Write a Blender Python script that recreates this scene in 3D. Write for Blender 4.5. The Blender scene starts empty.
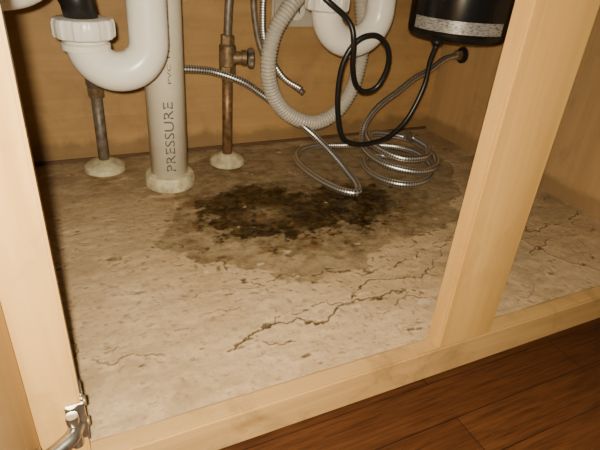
import bpy, bmesh, math, random
import numpy as np
from mathutils import Vector, Matrix, noise
random.seed(11)
C=bpy.context.scene.collection
TOP=0.55
# ------------------------------------------------------------------ materials
def mat(name):
    m=bpy.data.materials.new(name); m.use_nodes=True
    nt=m.node_tree; b=nt.nodes['Principled BSDF']; return m,nt,b
def ramp(nt,fac,stops):
    r=nt.nodes.new('ShaderNodeValToRGB'); e=r.color_ramp.elements
    while len(e)<len(stops): e.new(0.5)
    for i,(p,c) in enumerate(stops):
        e[i].position=p; e[i].color=(c[0],c[1],c[2],1) if not isinstance(c,(int,float)) else (c,c,c,1)
    nt.links.new(fac,r.inputs[0]); return r.outputs[0]
def mixc(nt,fac,a,b,mode='MIX'):
    m=nt.nodes.new('ShaderNodeMix'); m.data_type='RGBA'; m.blend_type=mode
    for s,v in ((0,fac),(6,a),(7,b)):
        if hasattr(v,'is_linked') or hasattr(v,'links'): nt.links.new(v,m.inputs[s])
        elif s==0: m.inputs[0].default_value=v
        else: m.inputs[s].default_value=(v[0],v[1],v[2],1)
    return m.outputs[2]
def noise_tex(nt,vec,scale,detail=4,rough=.55,dist=0.0):
    n=nt.nodes.new('ShaderNodeTexNoise'); n.inputs['Scale'].default_value=scale
    n.inputs['Detail'].default_value=detail; n.inputs['Roughness'].default_value=rough
    n.inputs['Distortion'].default_value=dist
    nt.links.new(vec,n.inputs['Vector']); return n.outputs['Fac']
def coords(nt,scale=(1,1,1)):
    tc=nt.nodes.new('ShaderNodeTexCoord'); mp=nt.nodes.new('ShaderNodeMapping')
    mp.inputs['Scale'].default_value=scale
    nt.links.new(tc.outputs['Object'],mp.inputs['Vector']); return mp.outputs[0]
def bump(nt,b,h,strength,dist=.001):
    n=nt.nodes.new('ShaderNodeBump'); n.inputs['Strength'].default_value=strength
    n.inputs['Distance'].default_value=dist
    nt.links.new(h,n.inputs['Height']); nt.links.new(n.outputs[0],b.inputs['Normal'])
def wood(name,lo,hi,axis='z',rough=.45,amount=1.0,dirt=None,dpos=(.56,.72),low_grime=None):
    m,nt,b=mat(name)
    sc={'z':(28,28,1.6),'x':(1.6,28,28),'y':(28,1.6,28)}[axis]
    v=coords(nt,sc); g=noise_tex(nt,v,2.2,6,.6,.8)
    v2=coords(nt,tuple(s*.25 for s in sc)); g2=noise_tex(nt,v2,2.0,3,.5,.3)
    c=ramp(nt,g,[(.3,lo),(.7,hi)])
    c2=ramp(nt,g2,[(.3,.82),(.7,1.06)])
    c=mixc(nt,amount,c,c2,'MULTIPLY')
    v3=coords(nt,(1,1,1)); d=noise_tex(nt,v3,14,7,.7,.4)
    if dirt:
        dd=ramp(nt,d,[(dpos[0],0),(dpos[1],.8)])
        c=mixc(nt,dd,c,dirt)
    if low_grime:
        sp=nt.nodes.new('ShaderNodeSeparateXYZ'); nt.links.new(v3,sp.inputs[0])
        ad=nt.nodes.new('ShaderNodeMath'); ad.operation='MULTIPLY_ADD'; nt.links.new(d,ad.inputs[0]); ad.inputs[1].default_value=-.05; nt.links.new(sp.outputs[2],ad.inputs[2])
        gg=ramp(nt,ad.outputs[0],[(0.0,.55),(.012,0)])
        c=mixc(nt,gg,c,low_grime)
    nt.links.new(c,b.inputs['Base Color']); b.inputs['Roughness'].default_value=rough
    b.inputs['Specular IOR Level'].default_value=.35
    bump(nt,b,g,.15,.0006)
    return m
def plain(name,col,rough=.4,metal=0.0,var=.12,scale=40,spec=.5):
    m,nt,b=mat(name); v=coords(nt); n=noise_tex(nt,v,scale,5,.6)
    lo=[x*(1-var) for x in col]; hi=[min(1,x*(1+var)) for x in col]
    nt.links.new(ramp(nt,n,[(.3,lo),(.7,hi)]),b.inputs['Base Color'])
    b.inputs['Roughness'].default_value=rough; b.inputs['Metallic'].default_value=metal
    b.inputs['Specular IOR Level'].default_value=spec
    return m
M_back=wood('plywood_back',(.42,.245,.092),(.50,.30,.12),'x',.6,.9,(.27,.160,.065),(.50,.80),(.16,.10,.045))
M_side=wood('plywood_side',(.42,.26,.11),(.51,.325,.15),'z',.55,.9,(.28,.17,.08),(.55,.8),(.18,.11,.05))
M_frame=wood('maple_frame',(.50,.285,.085),(.61,.37,.125),'z',.42,1.0,(.34,.19,.065),(.54,.80))
M_rail=wood('maple_rail',(.46,.275,.10),(.57,.36,.145),'x',.42,1.0,(.17,.10,.042),(.50,.72))
M_door=wood('maple_door',(.40,.22,.07),(.48,.28,.10),'z',.42)
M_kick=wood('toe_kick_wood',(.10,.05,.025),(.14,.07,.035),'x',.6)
M_dark=plain('dark_underside',(.12,.11,.10),.7)
M_pvc=plain('white_pvc',(.80,.77,.69),.28,var=.04,scale=25)
M_pvc2=plain('aged_pvc',(.72,.66,.52),.35,var=.12,scale=18)
M_esc=plain('stained_escutcheon',(.56,.49,.31),.45,var=.40,scale=70)
M_cop=plain('old_copper',(.25,.145,.07),.5,.6,.55,90)
M_gal=plain('tarnished_pipe',(.22,.18,.14),.5,.5,.5,70)
M_brass=plain('corroded_brass',(.24,.165,.085),.5,.55,.5,120)
M_chrome=plain('nickel',(.42,.40,.36),.3,.95,.35,110)
M_black=plain('black_rubber',(.010,.010,.010),.35,0,.2,30)
M_blackp=plain('black_enamel',(.010,.010,.011),.22,0,.2,20)
M_cork=plain('corrugated_hose',(.47,.43,.36),.38,var=.08,scale=30)
M_ink=plain('pipe_ink',(.10,.09,.08),.6)
M_box=plain('outlet_plastic',(.50,.46,.38),.45,var=.06)
M_label,nt,b=mat('foil_label')
v=coords(nt,(60,60,420)); n1=noise_tex(nt,v,3,2,.5)
nt.links.new(ramp(nt,n1,[(.50,(.50,.49,.47)),(.56,(.16,.16,.17))]),b.inputs['Base Color'])
b.inputs['Roughness'].default_value=.35; b.inputs['Metallic'].default_value=.3
M_braid,nt,b=mat('braided_steel')
uv=nt.nodes.new('ShaderNodeUVMap'); sx=nt.nodes.new('ShaderNodeSeparateXYZ'); nt.links.new(uv.outputs[0],sx.inputs[0])
def mth(op,a,bb=None):
    n=nt.nodes.new('ShaderNodeMath'); n.operation=op
    for i,x in enumerate((a,bb)):
        if x is None: continue
        if isinstance(x,(int,float)): n.inputs[i].default_value=x
        else: nt.links.new(x,n.inputs[i])
    return n.outputs[0]
a=mth('MULTIPLY',sx.outputs[0],6.2832*3); c_=mth('MULTIPLY',sx.outputs[1],6.2832*120)
s1=mth('SINE',mth('ADD',a,c_)); s2=mth('SINE',mth('SUBTRACT',a,c_)); h=mth('MULTIPLY',s1,s2)
hh=mth('ADD',mth('MULTIPLY',h,.5),.5)
nt.links.new(ramp(nt,hh,[(.25,(.13,.125,.115)),(.6,(.86,.84,.80))]),b.inputs['Base Color'])
b.inputs['Metallic'].default_value=.88; b.inputs['Roughness'].default_value=.33
bump(nt,b,hh,.4,.0007)
# hardwood
M_hard,nt,b=mat('oak_strip_floor')
tc=coords(nt,(1,1,1)); br=nt.nodes.new('ShaderNodeTexBrick'); nt.links.new(tc,br.inputs['Vector'])
br.inputs['Scale'].default_value=1; br.inputs['Brick Width'].default_value=.62; br.inputs['Row Height'].default_value=.057
br.inputs['Mortar Size'].default_value=.0007; br.inputs['Color1'].default_value=(.125,.046,.015,1); br.inputs['Color2'].default_value=(.098,.034,.011,1)
br.inputs['Mortar'].default_value=(.038,.014,.006,1); br.offset=.37
g=noise_tex(nt,coords(nt,(6,110,110)),2.5,7,.72,.3)
c=mixc(nt,1.0,br.outputs['Color'],ramp(nt,g,[(.36,.6),(.62,1.3)]),'MULTIPLY')
nt.links.new(c,b.inputs['Base Color']); b.inputs['Roughness'].default_value=.5; b.inputs['Specular IOR Level'].default_value=.3
# damaged panel
M_pan,nt,b=mat('water_damaged_panel')
def attr(n):
    x=nt.nodes.new('ShaderNodeAttribute'); x.attribute_name=n; return x.outputs['Fac']
v=coords(nt); vs=coords(nt,(1,3.2,1))
n1=noise_tex(nt,v,6,12,.74,.0); n2=noise_tex(nt,v,110,8,.85,.0); n3=noise_tex(nt,vs,200,5,.85); n4=noise_tex(nt,vs,20,10,.80,.0)
c=ramp(nt,n1,[(.36,(.41,.285,.155)),(.50,(.48,.345,.200)),(.64,(.55,.41,.25))])
c=mixc(nt,.45,c,ramp(nt,n4,[(.38,(.74,.71,.67)),(.5,(1,1,1)),(.62,(1.12,1.10,1.07))]),'MULTIPLY')
c=mixc(nt,.55,c,ramp(nt,n2,[(.38,(.52,.48,.44)),(.46,(1,1,1)),(.60,(1.14,1.12,1.09))]),'MULTIPLY')
c=mixc(nt,.6,c,ramp(nt,n3,[(.36,(.52,.49,.46)),(.43,(1,1,1)),(.62,(1.08,1.08,1.07))]),'MULTIPLY')
nd=noise_tex(nt,v,40,10,.80,.1)
damp_darkc=ramp(nt,nd,[(.38,(.115,.078,.035)),(.50,(.21,.148,.073)),(.62,(.32,.235,.13))])
c=mixc(nt,attr('damp_dark'),c,damp_darkc)
c=mixc(nt,attr('rust'),c,(.17,.085,.026))
nk=noise_tex(nt,v,60,10,.82,.2)
darkc=ramp(nt,nk,[(.40,(.010,.006,.002)),(.51,(.034,.019,.005)),(.59,(.10,.058,.016)),(.69,(.30,.20,.08))])
c=mixc(nt,attr('stain'),c,darkc)
c=mixc(nt,attr('peel'),c,(.60,.50,.35))
c=mixc(nt,attr('crack'),c,(.045,.026,.010))
nt.links.new(c,b.inputs['Base Color'])
r=mixc(nt,attr('stain'),(.85,.85,.85),(.30,.30,.30)); nt.links.new(r,b.inputs['Roughness'])
b.inputs['Specular IOR Level'].default_value=.2
bump(nt,b,n2,.5,.0009)
# ------------------------------------------------------------------ mesh helpers
def link(o,parent=None):
    C.objects.link(o)
    if parent: o.parent=parent
    return o
def empty(name):
    e=bpy.data.objects.new(name,None); e.empty_display_size=.02; C.objects.link(e); return e
def from_bm(name,bm,m,parent=None,smooth=True):
    me=bpy.data.meshes.new(name); bm.normal_update(); bm.to_mesh(me); bm.free()
    me.materials.append(m)
    if smooth:
        for p in me.polygons: p.use_smooth=True
    return link(bpy.data.objects.new(name,me),parent)
def box(name,lo,hi,m,parent=None,bev=.0015):
    bm=bmesh.new(); bmesh.ops.create_cube(bm,size=1)
    for v in bm.verts:
        v.co=Vector([(lo[i]+hi[i])/2+v.co[i]*(hi[i]-lo[i]) for i in range(3)])
    if bev>0: bmesh.ops.bevel(bm,geom=bm.edges[:],offset=bev,segments=2,affect='EDGES')
    return from_bm(name,bm,m,parent,False)
def spline(pts,step=.004):
    P=[Vector(p) for p in pts]; P=[P[0]*2-P[1]]+P+[P[-1]*2-P[-2]]
    out=[]
    for i in range(1,len(P)-2):
        p0,p1,p2,p3=P[i-1:i+3]; n=max(2,int((p2-p1).length/step))
        for k in range(n):
            t=k/n
            out.append(.5*((2*p1)+(p2-p0)*t+(2*p0-5*p1+4*p2-p3)*t*t+(3*p1-p0-3*p2+p3)*t**3))
    out.append(P[-2]); return out
def tube(name,path,rad,m,parent=None,seg=20,caps=True):
    n=len(path); T=[]
    for i in range(n):
        T.append((path[min(i+1,n-1)]-path[max(i-1,0)]).normalized())
    up=Vector((0,0,1)) if abs(T[0].z)<.9 else Vector((1,0,0))
    nrm=(up-T[0]*up.dot(T[0])).normalized()
    verts=[];uvs=[];faces=[];L=0
    for i in range(n):
        if i: L+=(path[i]-path[i-1]).length
        nrm=(nrm-T[i]*nrm.dot(T[i])).normalized(); bn=T[i].cross(nrm)
        r=rad(L) if callable(rad) else rad
        for k in range(seg):
            a=2*math.pi*k/seg
            verts.append(path[i]+(nrm*math.cos(a)+bn*math.sin(a))*r)
        uvs.append(L)
    fuv=[]
    for i in range(n-1):
        for k in range(seg):
            k2=(k+1)%seg
            faces.append((i*seg+k,i*seg+k2,(i+1)*seg+k2,(i+1)*seg+k))
            fuv+= [(k/seg,uvs[i]),((k+1)/seg,uvs[i]),((k+1)/seg,uvs[i+1]),(k/seg,uvs[i+1])]
    if caps:
        faces.append(tuple(range(seg))[::-1]); fuv+=[(0,0)]*seg
        faces.append(tuple((n-1)*seg+k for k in range(seg))); fuv+=[(0,0)]*seg
    me=bpy.data.meshes.new(name); me.from_pydata(verts,[],faces)
    ul=me.uv_layers.new(name='UVMap')
    for i,u in enumerate(fuv): ul.data[i].uv=u
    me.materials.append(m)
    for p in me.polygons: p.use_smooth=len(p.vertices)==4
    me.validate(); 
    return link(bpy.data.objects.new(name,me),parent)
def lathe(name,prof,origin,m,parent=None,axis=(0,0,1),seg=40,rfun=None):
    q=Vector((0,0,1)).rotation_difference(Vector(axis).normalized())
    bm=bmesh.new(); rings=[]
    for r,h in prof:
        ring=[]
        for k in range(seg):
            a=2*math.pi*k/seg; rr=r*(rfun(a) if rfun else 1)
            ring.append(bm.verts.new(Vector(origin)+q@Vector((rr*math.cos(a),rr*math.sin(a),h))))
        rings.append(ring)
    for i in range(len(rings)-1):
        for k in range(seg):
            k2=(k+1)%seg; bm.faces.new((rings[i][k],rings[i][k2],rings[i+1][k2],rings[i+1][k]))
    bm.faces.new(rings[0][::-1]); bm.faces.new(rings[-1])
    o=from_bm(name,bm,m,parent)
    md=o.modifiers.new('es','EDGE_SPLIT'); md.split_angle=math.radians(38)
    return o
def nut(name,origin,r,h,m,parent,axis=(0,0,1),lugs=8):
    f=lambda a:1+.055*(1 if math.cos(a*lugs)>.25 else 0)
    return lathe(name,[(r*.86,0),(r*.97,.002),(r,.005),(r,h-.005),(r*.95,h-.001),(r*.8,h)],origin,m,parent,axis,96,f)
def hexnut(name,origin,r,h,m,parent,axis):
    f=lambda a: math.cos(math.pi/6)/math.cos(((a+math.pi/6)%(math.pi/3))-math.pi/6)
    return lathe(name,[(r*.9,0),(r,.001),(r,h-.001),(r*.9,h)],origin,m,parent,axis,48,f)
# ------------------------------------------------------------------ room shell / cabinet
XR=.773; YB=.887; XL=-.10
box('wall_back',(XL-.02,YB,-.04),(XR+.02,YB+.015,TOP),M_back,None,0)
box('wall_right',(XR,.30,-.04),(XR+.018,YB,TOP),M_side,None,0)
box('wall_left',(XL-.018,.30,-.04),(XL,YB,TOP),M_side,None,0)
box('ceiling',(XL-.018,.30,TOP),(XR+.018,YB+.015,TOP+.02),M_dark,None,0)
box('floor',(-1.5,-1.5,-.16),(2.5,.40,-.14),M_hard,None,0)
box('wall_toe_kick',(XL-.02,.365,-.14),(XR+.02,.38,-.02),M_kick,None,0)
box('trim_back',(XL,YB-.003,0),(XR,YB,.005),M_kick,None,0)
ff=empty('cabinet_face_frame')
box('bottom_rail',(-.0552,.281,-.040),(XR+.018,.300,.0),M_rail,ff,.0018)
box('left_stile',(-.055,.2809,.0002),(-.015,.300,TOP),M_frame,ff,.0018)
box('center_stile',(.321,.2809,.0002),(.394,.300,TOP),M_frame,ff,.0018)
box('right_stile',(.735,.2809,.0002),(XR+.018,.300,TOP),M_frame,ff,.0018)
dr=empty('cabinet_door')
box('door_slab',(-.0645,-.10,-.022),(-.045,.277,TOP),M_door,dr,.003)
# ------------------------------------------------------------------ damaged bottom panel
nx,ny=700,470
X=np.linspace(XL,XR,nx); Y=np.linspace(.300,YB,ny)
gx,gy=np.meshgrid(X,Y); px=gx.ravel(); py=gy.ravel(); n=px.size
def nz(scale,off=0,sy=1.0,oct=4):
    return np.array([noise.fractal(Vector((a*scale+off,b_*scale*sy+off,off)),1.0,2.0,oct) for a,b_ in zip(px.tolist(),py.tolist())])
w1=nz(14,3.1,1,5); w2=nz(14,9.7,1,5); w3=nz(45,5.2,1.6,4); w4=nz(5,1.7,1.3,4); w5=nz(120,2.2,1.3,3)
wx=px+.024*w1+.008*w3+.003*w5; wy=py+.024*w2+.008*w3+.003*w5
def poly_sd(P,qx,qy):
    P=np.array(P); m=len(P); d=np.full(qx.shape,1e9); inside=np.zeros(qx.shape,bool)
    for i in range(m):
        a=P[i]; b2=P[(i+1)%m]; e=b2-a
        t=np.clip(((qx-a[0])*e[0]+(qy-a[1])*e[1])/(e@e),0,1)
        d=np.minimum(d,np.hypot(qx-a[0]-t*e[0],qy-a[1]-t*e[1]))
        c=((a[1]>qy)!=(b2[1]>qy))&(qx<(b2[0]-a[0])*(qy-a[1])/(b2[1]-a[1]+1e-12)+a[0])
        inside^=c
    return np.where(inside,-d,d)
damp_p=[(.100,.575),(.13,.65),(.155,.70),(.145,.79),(.22,.86),(.348,.868),(.45,.865),(.62,.86),(.70,.76),(.66,.64),(.60,.562),(.50,.49),(.41,.475),(.317,.440),(.222,.450),(.158,.515)]
mid_p=[(.13,.595),(.17,.70),(.25,.74),(.33,.74),(.42,.73),(.50,.72),(.57,.66),(.56,.58),(.50,.515),(.42,.490),(.33,.465),(.25,.475),(.18,.525)]
dark_p=[(.178,.675),(.172,.594),(.205,.553),(.267,.533),(.338,.545),(.391,.522),(.455,.545),(.490,.59),(.49,.655),(.43,.675),(.36,.67),(.299,.70),(.223,.70)]
ss=lambda a,lo,hi: np.clip((a-lo)/(hi-lo),0,1)
sd=poly_sd(damp_p,wx,wy); sm=poly_sd(mid_p,wx+.01*w3,wy)
damp_dark=ss(-sd,-.002,.004)*(.56+.22*ss(w3,-.3,.4)+.15*ss(w1,-.3,.4))
damp_dark=np.maximum(damp_dark,ss(-sm,-.006,.02)*(.90+.10*ss(w3,-.3,.4)))
damp_dark=np.maximum(damp_dark,.8*np.exp(-(np.abs(sd+.003)/.002)**2)*ss(w3,-.1,.3))
sk=poly_sd(dark_p,wx+.024*w3+.004*w5,wy+.020*w3+.004*w5)
stain=ss(-sk,-.005,.008)*(.82+.18*ss(w5,-.4,.3))
cen=np.exp(-(((px-.262)/.040)**2+((py-.612)/.028)**2)); cen2=np.exp(-(((px-.33)/.050)**2+((py-.528)/.014)**2))
cen3=np.exp(-(((px-.40)/.02)**2+((py-.60)/.03)**2))
stain*=1-ss(cen+.9*cen2+.4*cen3+.28*w3,.25,.8)*.85
rust=ss(w3+.5*w1,.05,.45)*np.exp(-(np.maximum(sk,0)/.03)**2)*.75
for (qx_,qy_,q_) in ((.151,.72,.05),(.062,.81,.05),(.266,.79,.05)):
    rust=np.maximum(rust,.6*np.exp(-(((px-qx_)**2+(py-qy_)**2)/q_**2))*ss(w3,-.3,.3))
damp_dark=np.maximum(damp_dark,stain*.9); damp_dark=np.maximum(damp_dark,.9*np.clip(cen+cen2,0,1))
edge=ss(-(YB-py),-.035,0)*.8; damp_dark=np.maximum(damp_dark,edge*ss(w1,-.4,.2))  # darker band along the back edge, broken up by noise
damp_dark=np.maximum(damp_dark,ss(py,.62,.85)*ss(w1+.4*w3,-.35,.45)*.6)  # panel tone darkens gradually towards the back
damp_dark=np.maximum(damp_dark,ss(px,.58,.72)*ss(w1,-.40,.30)*.6*ss(py,.38,.52))  # patchy darker tone, stronger towards the right side
damp_dark=np.maximum(damp_dark,ss(-px,-.02,.10)*ss(w1,-.35,.35)*.5)  # patchy darker tone, stronger towards the left side
grime=ss(w4,.10,.45)*.35*ss(w3,-.4,.3); damp_dark=np.maximum(damp_dark,grime)
crack=np.zeros(n); lift=np.zeros(n); peel=np.zeros(n)
def jag(P,it=4,amp=.2):
    P=[Vector((a,b_)) for a,b_ in P]
    for _ in range(it):
        Q=[]
        for a,b_ in zip(P[:-1],P[1:]):
            d=b_-a; nrm=Vector((-d.y,d.x)); Q+=[a,(a+b_)/2+nrm*random.uniform(-amp,amp)]
        P=Q+[P[-1]]
    return P
def region(x0,x1,y0,y1):
    i0=max(0,int((x0-XL)/(XR-XL)*(nx-1))); i1=min(nx,int((x1-XL)/(XR-XL)*(nx-1))+2)
    j0=max(0,int((y0-.3)/(YB-.3)*(ny-1))); j1=min(ny,int((y1-.3)/(YB-.3)*(ny-1))+2)
    if i1<=i0 or j1<=j0: return None
    return (np.arange(j0,j1)[:,None]*nx+np.arange(i0,i1)[None,:]).ravel()
def addcrack(P,w=.0012,chips=.3,it=4,strength=1.0,gap=.35):
    J=jag(P,it,.24); on=True
    for a,b_ in zip(J[:-1],J[1:]):
        if random.random()<.35: on=random.random()>gap
        if not on: continue
        ww=w*random.uniform(.1,.8)
        sel=region(min(a.x,b_.x)-.012,max(a.x,b_.x)+.012,min(a.y,b_.y)-.012,max(a.y,b_.y)+.012)
        if sel is None: continue
        qx=px[sel];qy=py[sel];ex,ey=b_.x-a.x,b_.y-a.y;l2=ex*ex+ey*ey+1e-12
        t=np.clip(((qx-a.x)*ex+(qy-a.y)*ey)/l2,0,1); d=np.hypot(qx-a.x-t*ex,qy-a.y-t*ey)
        st=strength*random.uniform(.7,1)
        crack[sel]=np.maximum(crack[sel],st*ss(-d,-ww-.0009,-ww*.3-.0003))
        lift[sel]=np.maximum(lift[sel],.0008*np.exp(-(d/.004)**2))
        if random.random()<chips:
            cx=a.x+random.uniform(-.004,.004);cy=a.y+random.uniform(-.003,.003);rx=random.uniform(.0015,.005);ry=rx*.5
            s2=region(cx-.02,cx+.02,cy-.02,cy+.02)
            if s2 is None: continue
            dd=np.hypot((px[s2]-cx)/rx,(py[s2]-cy)/ry)+1.2*w3[s2]+.9*w5[s2]
            damp_dark[s2]=np.maximum(damp_dark[s2],.9*ss(-dd,-1.1,-.9))
            crack[s2]=np.maximum(crack[s2],.5*ss(-dd,-.9,-.6))
addcrack([(.119,.358),(.147,.371),(.184,.379),(.221,.365),(.274,.382),(.329,.381),(.362,.375)],.0014,.12,5,1,.08)
addcrack([(.147,.371),(.16,.352),(.19,.345)],.0008,.08)
addcrack([(.17,.374),(.20,.39),(.23,.392),(.274,.382)],.0009,.08,4,.9)
addcrack([(.274,.382),(.30,.40),(.36,.402),(.41,.41)],.0012,.12,4,1,.15)
addcrack([(.30,.35),(.33,.365),(.37,.36)],.0008,.06,4,.8)
addcrack([(-.029,.446),(-.019,.40),(.002,.385),(.06,.374)],.0008,.05,4,.8)
addcrack([(.593,.46),(.60,.40),(.611,.353),(.635,.324)],.0013,.12,4,1,.12)
addcrack([(.54,.48),(.60,.45),(.68,.44),(.76,.46)],.0013,.12,4,1,.12)
addcrack([(.50,.40),(.56,.38),(.66,.40)],.0009,.1,4,.9)
addcrack([(.62,.44),(.66,.50),(.72,.52),(.76,.52)],.0010,.1,4,.9)
addcrack([(.10,.586),(.143,.545),(.165,.508),(.17,.466),(.194,.446)],.0010,.12,4,.9)
addcrack([(.408,.404),(.453,.439),(.50,.47)],.0008,.1,4,.75)
addcrack([(.20,.452),(.25,.45),(.30,.44),(.34,.43),(.42,.45)],.0010,.12,4,.85)
for _ in range(55):
    cx=random.uniform(-.03,.75);cy=random.uniform(.31,.62);l=random.uniform(.012,.055)
    addcrack([(cx,cy),(cx+l*.5,cy+random.uniform(-.006,.008)),(cx+l,cy+random.uniform(-.008,.012))],.0004,.03,3,random.uniform(.3,.75))
for _ in range(200):
    cx=random.uniform(-.03,.74);cy=random.uniform(.31,.86);rx=random.uniform(.0010,.0042)*(1.9 if random.random()<.1 else 1);ry=rx*random.uniform(.4,.8)
    s2=region(cx-.03,cx+.03,cy-.03,cy+.03)
    dd=np.hypot((px[s2]-cx)/rx,(py[s2]-cy)/ry)+1.1*w3[s2]+.9*w5[s2]
    q=random.random()
    if q<.5: damp_dark[s2]=np.maximum(damp_dark[s2],.9*ss(-dd,-1.1,-.85))
    elif q<.7: crack[s2]=np.maximum(crack[s2],.7*ss(-dd,-.7,-.4))
    else: peel[s2]=np.maximum(peel[s2],.7*ss(-dd,-1.1,-.85))
ring=np.exp(-(np.maximum(sk,0)/.024)**2)
stain=np.maximum(stain,ring*ss(w5,.20,.42)*.9)
damp_dark=np.maximum(damp_dark,.5*ss(w5,.40,.58))
crack=np.maximum(crack,ss(w5,.42,.6)*np.exp(-(np.abs(sd)/.02)**2)*.6)
z=.0014*w1+.0006*w3-.0014*crack+lift*.8-.0012*damp_dark-.0005
verts=np.stack([px,py,z],1)
idx=np.arange(n).reshape(ny,nx)
faces=np.stack([idx[:-1,:-1],idx[:-1,1:],idx[1:,1:],idx[1:,:-1]],-1).reshape(-1,4)
me=bpy.data.meshes.new('cabinet_bottom_panel'); me.from_pydata(verts.tolist(),[],faces.tolist())
for nm,arr in (('damp_dark',damp_dark),('stain',stain),('crack',crack),('peel',peel),('rust',rust)):
    at=me.attributes.new(nm,'FLOAT','POINT'); at.data.foreach_set('value',np.clip(arr,0,1).astype(np.float32))
me.materials.append(M_pan)
me.polygons.foreach_set('use_smooth',[True]*len(me.polygons))
pan=link(bpy.data.objects.new('cabinet_bottom_panel',me))
box('panel_core',(XL,.300,-.018),(XR,YB,-.006),M_side,pan,0)
# ------------------------------------------------------------------ left trap
t=empty('sink_drain_trap'); yt=.63; r=.0225
V=Vector
def arc(cx,cz,R_,y,a0,a1,k=24):
    return [V((cx+R_*math.cos(a0+(a1-a0)*i/k),y,cz+R_*math.sin(a0+(a1-a0)*i/k))) for i in range(k+1)]
cx=.0775; R_=.0345
path=[V((cx-R_,yt,.262)),V((cx-R_,yt,.25))]+arc(cx,.245,R_,yt,math.pi,2*math.pi)+[V((cx+R_,yt,.26)),V((cx+R_,yt,.30)),V((cx+R_,yt,.36)),V((cx+R_,yt,TOP))]
tube('u_bend',path,r,M_pvc,t,36)
nut('slip_nut',(cx-R_,yt,.248),.0310,.022,M_pvc,t,(0,0,1),10)
lathe('trap_lip',[(.0225,0),(.026,.001),(.026,.007),(.0225,.009)],(cx-R_,yt,.236),M_pvc,t)
tube('tailpiece',[V((cx-R_,yt,.262)),V((cx-R_-.004,yt,.29)),V((cx-R_-.010,yt,.34)),V((cx-R_-.012,yt,TOP))],.0175,M_black,t,32)
nut('upper_slip_nut',(cx+R_,yt,.345),.0315,.026,M_pvc,t,(0,0,1),10)
tube('branch_arm',spline([(-.10,.60,.296),(-.05,.60,.298),(-.01,.60,.304),(.010,.605,.325),(.024,.62,.37)]),.0205,M_pvc,t,28)
# ------------------------------------------------------------------ big PVC pipe with lettering
g=empty('pvc_drain_pipe'); bx,by,br_=.151,.749,.0285
tube('pipe',[V((bx,by,.0)),V((bx,by,TOP))],br_,M_pvc2,g,48)
lathe('base_coupling',[(.034,0.0),(.0385,.004),(.0395,.010),(.0385,.018),(.036,.024),(.031,.026)],(bx,by,0),M_esc,g,(0,0,1),56)
def wraptext(body,name,z0,length,height,off):
    cu=bpy.data.curves.new(name,'FONT'); cu.body=body; cu.size=1; cu.resolution_u=3
    ob=bpy.data.objects.new(name+'_tmp',cu); C.objects.link(ob)
    bpy.context.view_layer.update()
    m2=bpy.data.meshes.new_from_object(ob); bpy.data.objects.remove(ob)
    xs=[v.co.x for v in m2.vertices]; ys=[v.co.y for v in m2.vertices]
    x0,x1,y0,y1=min(xs),max(xs),min(ys),max(ys); ac=math.atan2(-by,-bx)+off
    bm=bmesh.new(); bm.from_mesh(m2)
    for v in bm.verts:
        tx=(v.co.x-x0)/(x1-x0)*length; ty=((v.co.y-y0)/(y1-y0)-.5)*height
        a=ac-ty/br_; v.co=V((bx+(br_+.0004)*math.cos(a),by+(br_+.0004)*math.sin(a),z0+tx))
    from_bm(name,bm,M_ink,g,False)
wraptext('PRESSURE','lettering',.036,.108,.014,.10)
wraptext('PVC 1120  SCH 40  2 IN','small_lettering',.17,.16,.005,.25)
# ------------------------------------------------------------------ supply pipes
def esc(o,r,parent):
    return lathe('escutcheon',[(r*.9,0),(r,.003),(r*.97,.010),(r*.75,.016),(r*.45,.020),(r*.40,.021)],o,M_esc,parent,(0,0,1),44)
s=empty('water_supply_pipe'); sx_,sy_=.062,.835
tube('riser',[V((sx_,sy_,0)),V((sx_,sy_,.13))],.0085,M_gal,s,20)
esc((sx_,sy_,0),.033,s)
hexnut('compression_nut',(sx_,sy_,.125),.013,.016,M_brass,s,(0,0,1))
lathe('valve_body',[(.010,0),(.013,.004),(.013,.026),(.009,.03)],(sx_,sy_,.14),M_gal,s)
tube('black_supply_tube',spline([(sx_,sy_,.165),(sx_-.005,sy_-.01,.21),(sx_-.02,sy_-.03,.255),(sx_-.035,sy_-.035,.32),(sx_-.04,sy_-.035,TOP)]),.011,M_black,s,20)
s=empty('water_supply_pipe'); s.name='water_supply_pipe.001'; sx_,sy_=.266,.808
tube('riser',[V((sx_,sy_,0)),V((sx_,sy_,.17))],.0085,M_cop,s,20)
esc((sx_,sy_,0),.031,s)
hexnut('compression_nut',(sx_,sy_,.158),.0135,.015,M_brass,s,(0,0,1))
lathe('valve_body',[(.010,0),(.0135,.004),(.0135,.034),(.010,.038)],(sx_,sy_,.170),M_brass,s)
lathe('valve_side_port',[(.010,0),(.010,.014),(.0125,.015),(.0125,.022),(.007,.024)],(sx_+.008,sy_-.002,.186),M_brass,s,(1,-.25,.0))
lathe('valve_handle',[(.006,0),(.014,.001),(.016,.004),(.016,.009),(.012,.011)],(sx_+.031,sy_-.008,.186),M_gal,s,(1,-.25,.0),48,lambda a:1+.10*math.cos(6*a))
hexnut('outlet_nut',(sx_,sy_,.207),.011,.014,M_brass,s,(0,0,1))
tube('riser_tube',spline([(sx_,sy_,.215),(sx_+.002,sy_,.26),(sx_+.006,sy_,.33),(sx_+.006,sy_,TOP)]),.0065,M_gal,s,16)
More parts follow.
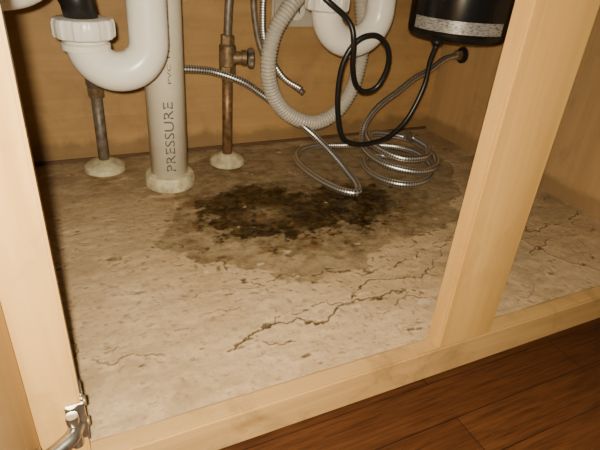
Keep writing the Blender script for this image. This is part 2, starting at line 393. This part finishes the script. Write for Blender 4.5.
# ------------------------------------------------------------------ braided hoses
h1=empty('braided_supply_hose')
A=[(.186,.80,.172),(.215,.80,.170),(.243,.80,.165),(.285,.79,.151),(.318,.785,.130),(.362,.77,.098),(.402,.75,.066),(.425,.71,.040),(.437,.675,.020),(.438,.641,.010),(.424,.620,.008),(.402,.640,.008),(.388,.690,.008),(.385,.754,.008),(.405,.803,.009),(.450,.825,.009),(.50,.812,.011),(.549,.785,.017),(.595,.755,.020),(.618,.710,.019),(.608,.660,.015),(.570,.625,.010),(.525,.620,.009),(.498,.650,.008),(.494,.695,.008),(.515,.740,.008),(.555,.750,.008),(.590,.72,.009)]
tube('hose',spline(A,.003),.0062,M_braid,h1,16)
hexnut('end_nut',(.170,.80,.173),.011,.020,M_brass,h1,(1,0,-.05))
tube('stub',[V((.158,.80,.174)),V((.172,.80,.173))],.007,M_gal,h1,16)
h2=empty('braided_supply_hose'); h2.name='braided_supply_hose.001'
B=[(.757,.817,.179),(.72,.812,.172),(.680,.800,.156),(.640,.795,.141),(.608,.79,.122),(.575,.785,.105),(.550,.78,.089),(.525,.77,.066),(.513,.755,.046),(.500,.72,.036),(.507,.665,.030),(.55,.630,.026),(.600,.640,.026),(.626,.685,.031),(.612,.740,.040),(.565,.762,.048),(.518,.745,.056),(.503,.695,.052),(.527,.648,.046),(.570,.640,.046),(.600,.668,.050),(.594,.705,.056)]
tube('hose',spline(B,.003),.0062,M_braid,h2,16)
hexnut('end_nut',(.752,.817,.179),.010,.014,M_brass,h2,(1,0,0.02))
hexnut('free_end_nut',(.594,.703,.056),.010,.022,M_chrome,h2,(-.25,.95,.1))
lathe('wall_grommet',[(.016,0),(.016,.004),(.010,.006)],(.7725,.817,.179),M_black,h2,(-1,0,0))
# ------------------------------------------------------------------ corrugated hose
ch=empty('corrugated_drain_hose')
P=[(.392,.80,TOP),(.392,.80,.40),(.388,.79,.32),(.372,.775,.288),(.350,.76,.270),(.325,.755,.235),(.316,.755,.190),(.325,.76,.145),(.350,.765,.108),(.385,.765,.086),(.420,.765,.080),(.457,.765,.097),(.482,.765,.135),(.492,.765,.18),(.492,.765,.23),(.482,.77,.30),(.478,.77,.40),(.478,.77,TOP)]
sp=spline(P,.0011)
tube('hose',sp,lambda L:.0122+.0011*math.sin(2*math.pi*L/.0056),M_cork,ch,24)
rt=empty('faucet_supply_tube')
tube('tube',spline([(.345,.85,TOP),(.345,.85,.33),(.342,.85,.25),(.345,.84,.20),(.37,.82,.15),(.40,.80,.13)]),.0055,M_braid,rt,14)
rt2=empty('faucet_supply_tube'); rt2.name='faucet_supply_tube.001'
tube('tube',spline([(.325,.85,TOP),(.325,.85,.33),(.328,.85,.24),(.35,.84,.17),(.41,.81,.12)]),.0055,M_gal,rt2,14)
# ------------------------------------------------------------------ right trap
t=empty('sink_drain_trap'); t.name='sink_drain_trap.001'; yt=.68; cx=.4165;R_=.0455;cz=.277
path=[V((cx-R_,yt,cz+.02)),V((cx-R_,yt,cz+.008))]+arc(cx,cz,R_,yt,math.pi,2*math.pi,28)+[V((cx+R_,yt,cz+.012)),V((cx+R_,yt,.35)),V((cx+R_,yt,TOP))]
tube('u_bend',path,.0215,M_pvc,t,36)
nut('slip_nut',(cx-R_,yt,cz-.002),.030,.022,M_pvc,t,(0,0,1),10)
tube('tailpiece',[V((cx-R_,yt,cz+.01)),V((cx-R_,yt,TOP))],.019,M_pvc,t,30)
nut('upper_slip_nut',(cx+R_,yt,.36),.031,.024,M_pvc,t,(0,0,1),10)
# ------------------------------------------------------------------ garbage disposal
gd=empty('garbage_disposal'); gx_,gy_=.600,.66; gr=.078
lathe('housing',[(.030,.240),(.062,.241),(.073,.243),(.077,.248),(gr,.255),(gr,.40),(.074,.415),(.05,.43),(.045,.47),(.045,TOP)],(gx_,gy_,0),M_blackp,gd,(0,0,1),72)
bm=bmesh.new(); ac=math.atan2(-gy_,-gx_); cols=30; prev=None
for i in range(cols+1):
    a=ac-.95+1.9*i/cols; rr=gr+.0006
    p0=bm.verts.new((gx_+rr*math.cos(a),gy_+rr*math.sin(a),.2565)); p1=bm.verts.new((gx_+rr*math.cos(a),gy_+rr*math.sin(a),.274))
    if prev: bm.faces.new((prev[0],p0,p1,prev[1]))
    prev=(p0,p1)
from_bm('label',bm,M_label,gd)
lathe('cord_gland',[(.010,0),(.010,.008),(.006,.012)],(.560,.655,.243),M_black,gd,(0,0,-1))
# ------------------------------------------------------------------ power cord
pc=empty('power_cord')
K=[(.560,.655,.231),(.558,.66,.205),(.555,.66,.165),(.535,.66,.115),(.505,.66,.085),(.470,.66,.075),(.435,.66,.076),(.405,.655,.095),(.388,.65,.150),(.386,.645,.205),(.402,.64,.240),(.430,.636,.249),(.455,.638,.232),(.466,.645,.203),(.458,.652,.172),(.438,.655,.163),(.418,.652,.175),(.402,.642,.205),(.394,.634,.240),(.385,.640,.268),(.345,.655,.30),(.335,.72,.34),(.36,.80,.345),(.40,.86,.30)]
tube('cord',spline(K,.003),.0042,M_black,pc,14)
# ------------------------------------------------------------------ outlet box
ob=empty('outlet_box')
box('cover_plate',(.372,.878,.222),(.462,YB,.335),M_box,ob,.004)
for zz in (.25,.295):
    lathe('receptacle',[(.016,0),(.017,.002),(.016,.003)],(.417,.878,zz),M_pvc,ob,(0,-1,0))
    for dx in (-.005,.005): box('slot',(.417+dx-.001,.8742,zz-.005),(.417+dx+.001,.8752,zz+.005),M_black,ob,0)
# ------------------------------------------------------------------ hinge
hg=empty('cabinet_hinge')
box('mount_plate',(-.0152,.2815,.024),(-.0137,.297,.072),M_chrome,hg,.0006)
box('front_tab',(-.026,.2790,.030),(-.0135,.281,.066),M_chrome,hg,.0006)
tube('arm',spline([(-.020,.277,.048),(-.024,.268,.048),(-.033,.262,.047),(-.044,.256,.046)],.002),.0055,M_chrome,hg,12)
for zz in (.036,.058):
    lathe('pivot',[(.004,-.004),(.0045,-.002),(.0045,.002),(.004,.004)],(-.022,.274,zz),M_chrome,hg)
    lathe('screw_head',[(.0040,0),(.0040,.0012),(.003,.002)],(-.0137,.289,zz),M_brass,hg,(1,0,0),24)
lathe('cup',[(.0150,0),(.0150,.0015),(.013,.002)],(-.045,.250,.046),M_chrome,hg,(1,0,0),40)
# ------------------------------------------------------------------ lights
li=bpy.data.lights.new('phone_flash','AREA'); li.shape='DISK'; li.size=.012; li.energy=7.8; li.color=(1,.89,.68)
lo=bpy.data.objects.new('phone_flash',li); C.objects.link(lo); lo.location=(-.012,-.01,.375)
Fw=V((.24,.60,-.82)); lo.rotation_euler=Fw.to_track_quat('-Z','Y').to_euler()
w=bpy.data.worlds.new('kitchen_ambient'); bpy.context.scene.world=w; w.use_nodes=True
w.node_tree.nodes['Background'].inputs[0].default_value=(1,.82,.60,1); w.node_tree.nodes['Background'].inputs[1].default_value=.075
# ------------------------------------------------------------------ camera
cd=bpy.data.cameras.new('cam'); cd.sensor_width=36; cd.lens=503/600*36; cd.clip_start=.005
cam=bpy.data.objects.new('camera',cd); C.objects.link(cam)
Rt=V((.9013,-.4272,.0724)).normalized(); Fd=V((.4048,.7708,-.4920)).normalized(); Up=Rt.cross(Fd).normalized(); Rt=Fd.cross(Up)
Mx=Matrix((( Rt.x,Up.x,-Fd.x,0),(Rt.y,Up.y,-Fd.y,0),(Rt.z,Up.z,-Fd.z,.36),(0,0,0,1)))
cam.matrix_world=Mx
bpy.context.scene.camera=cam
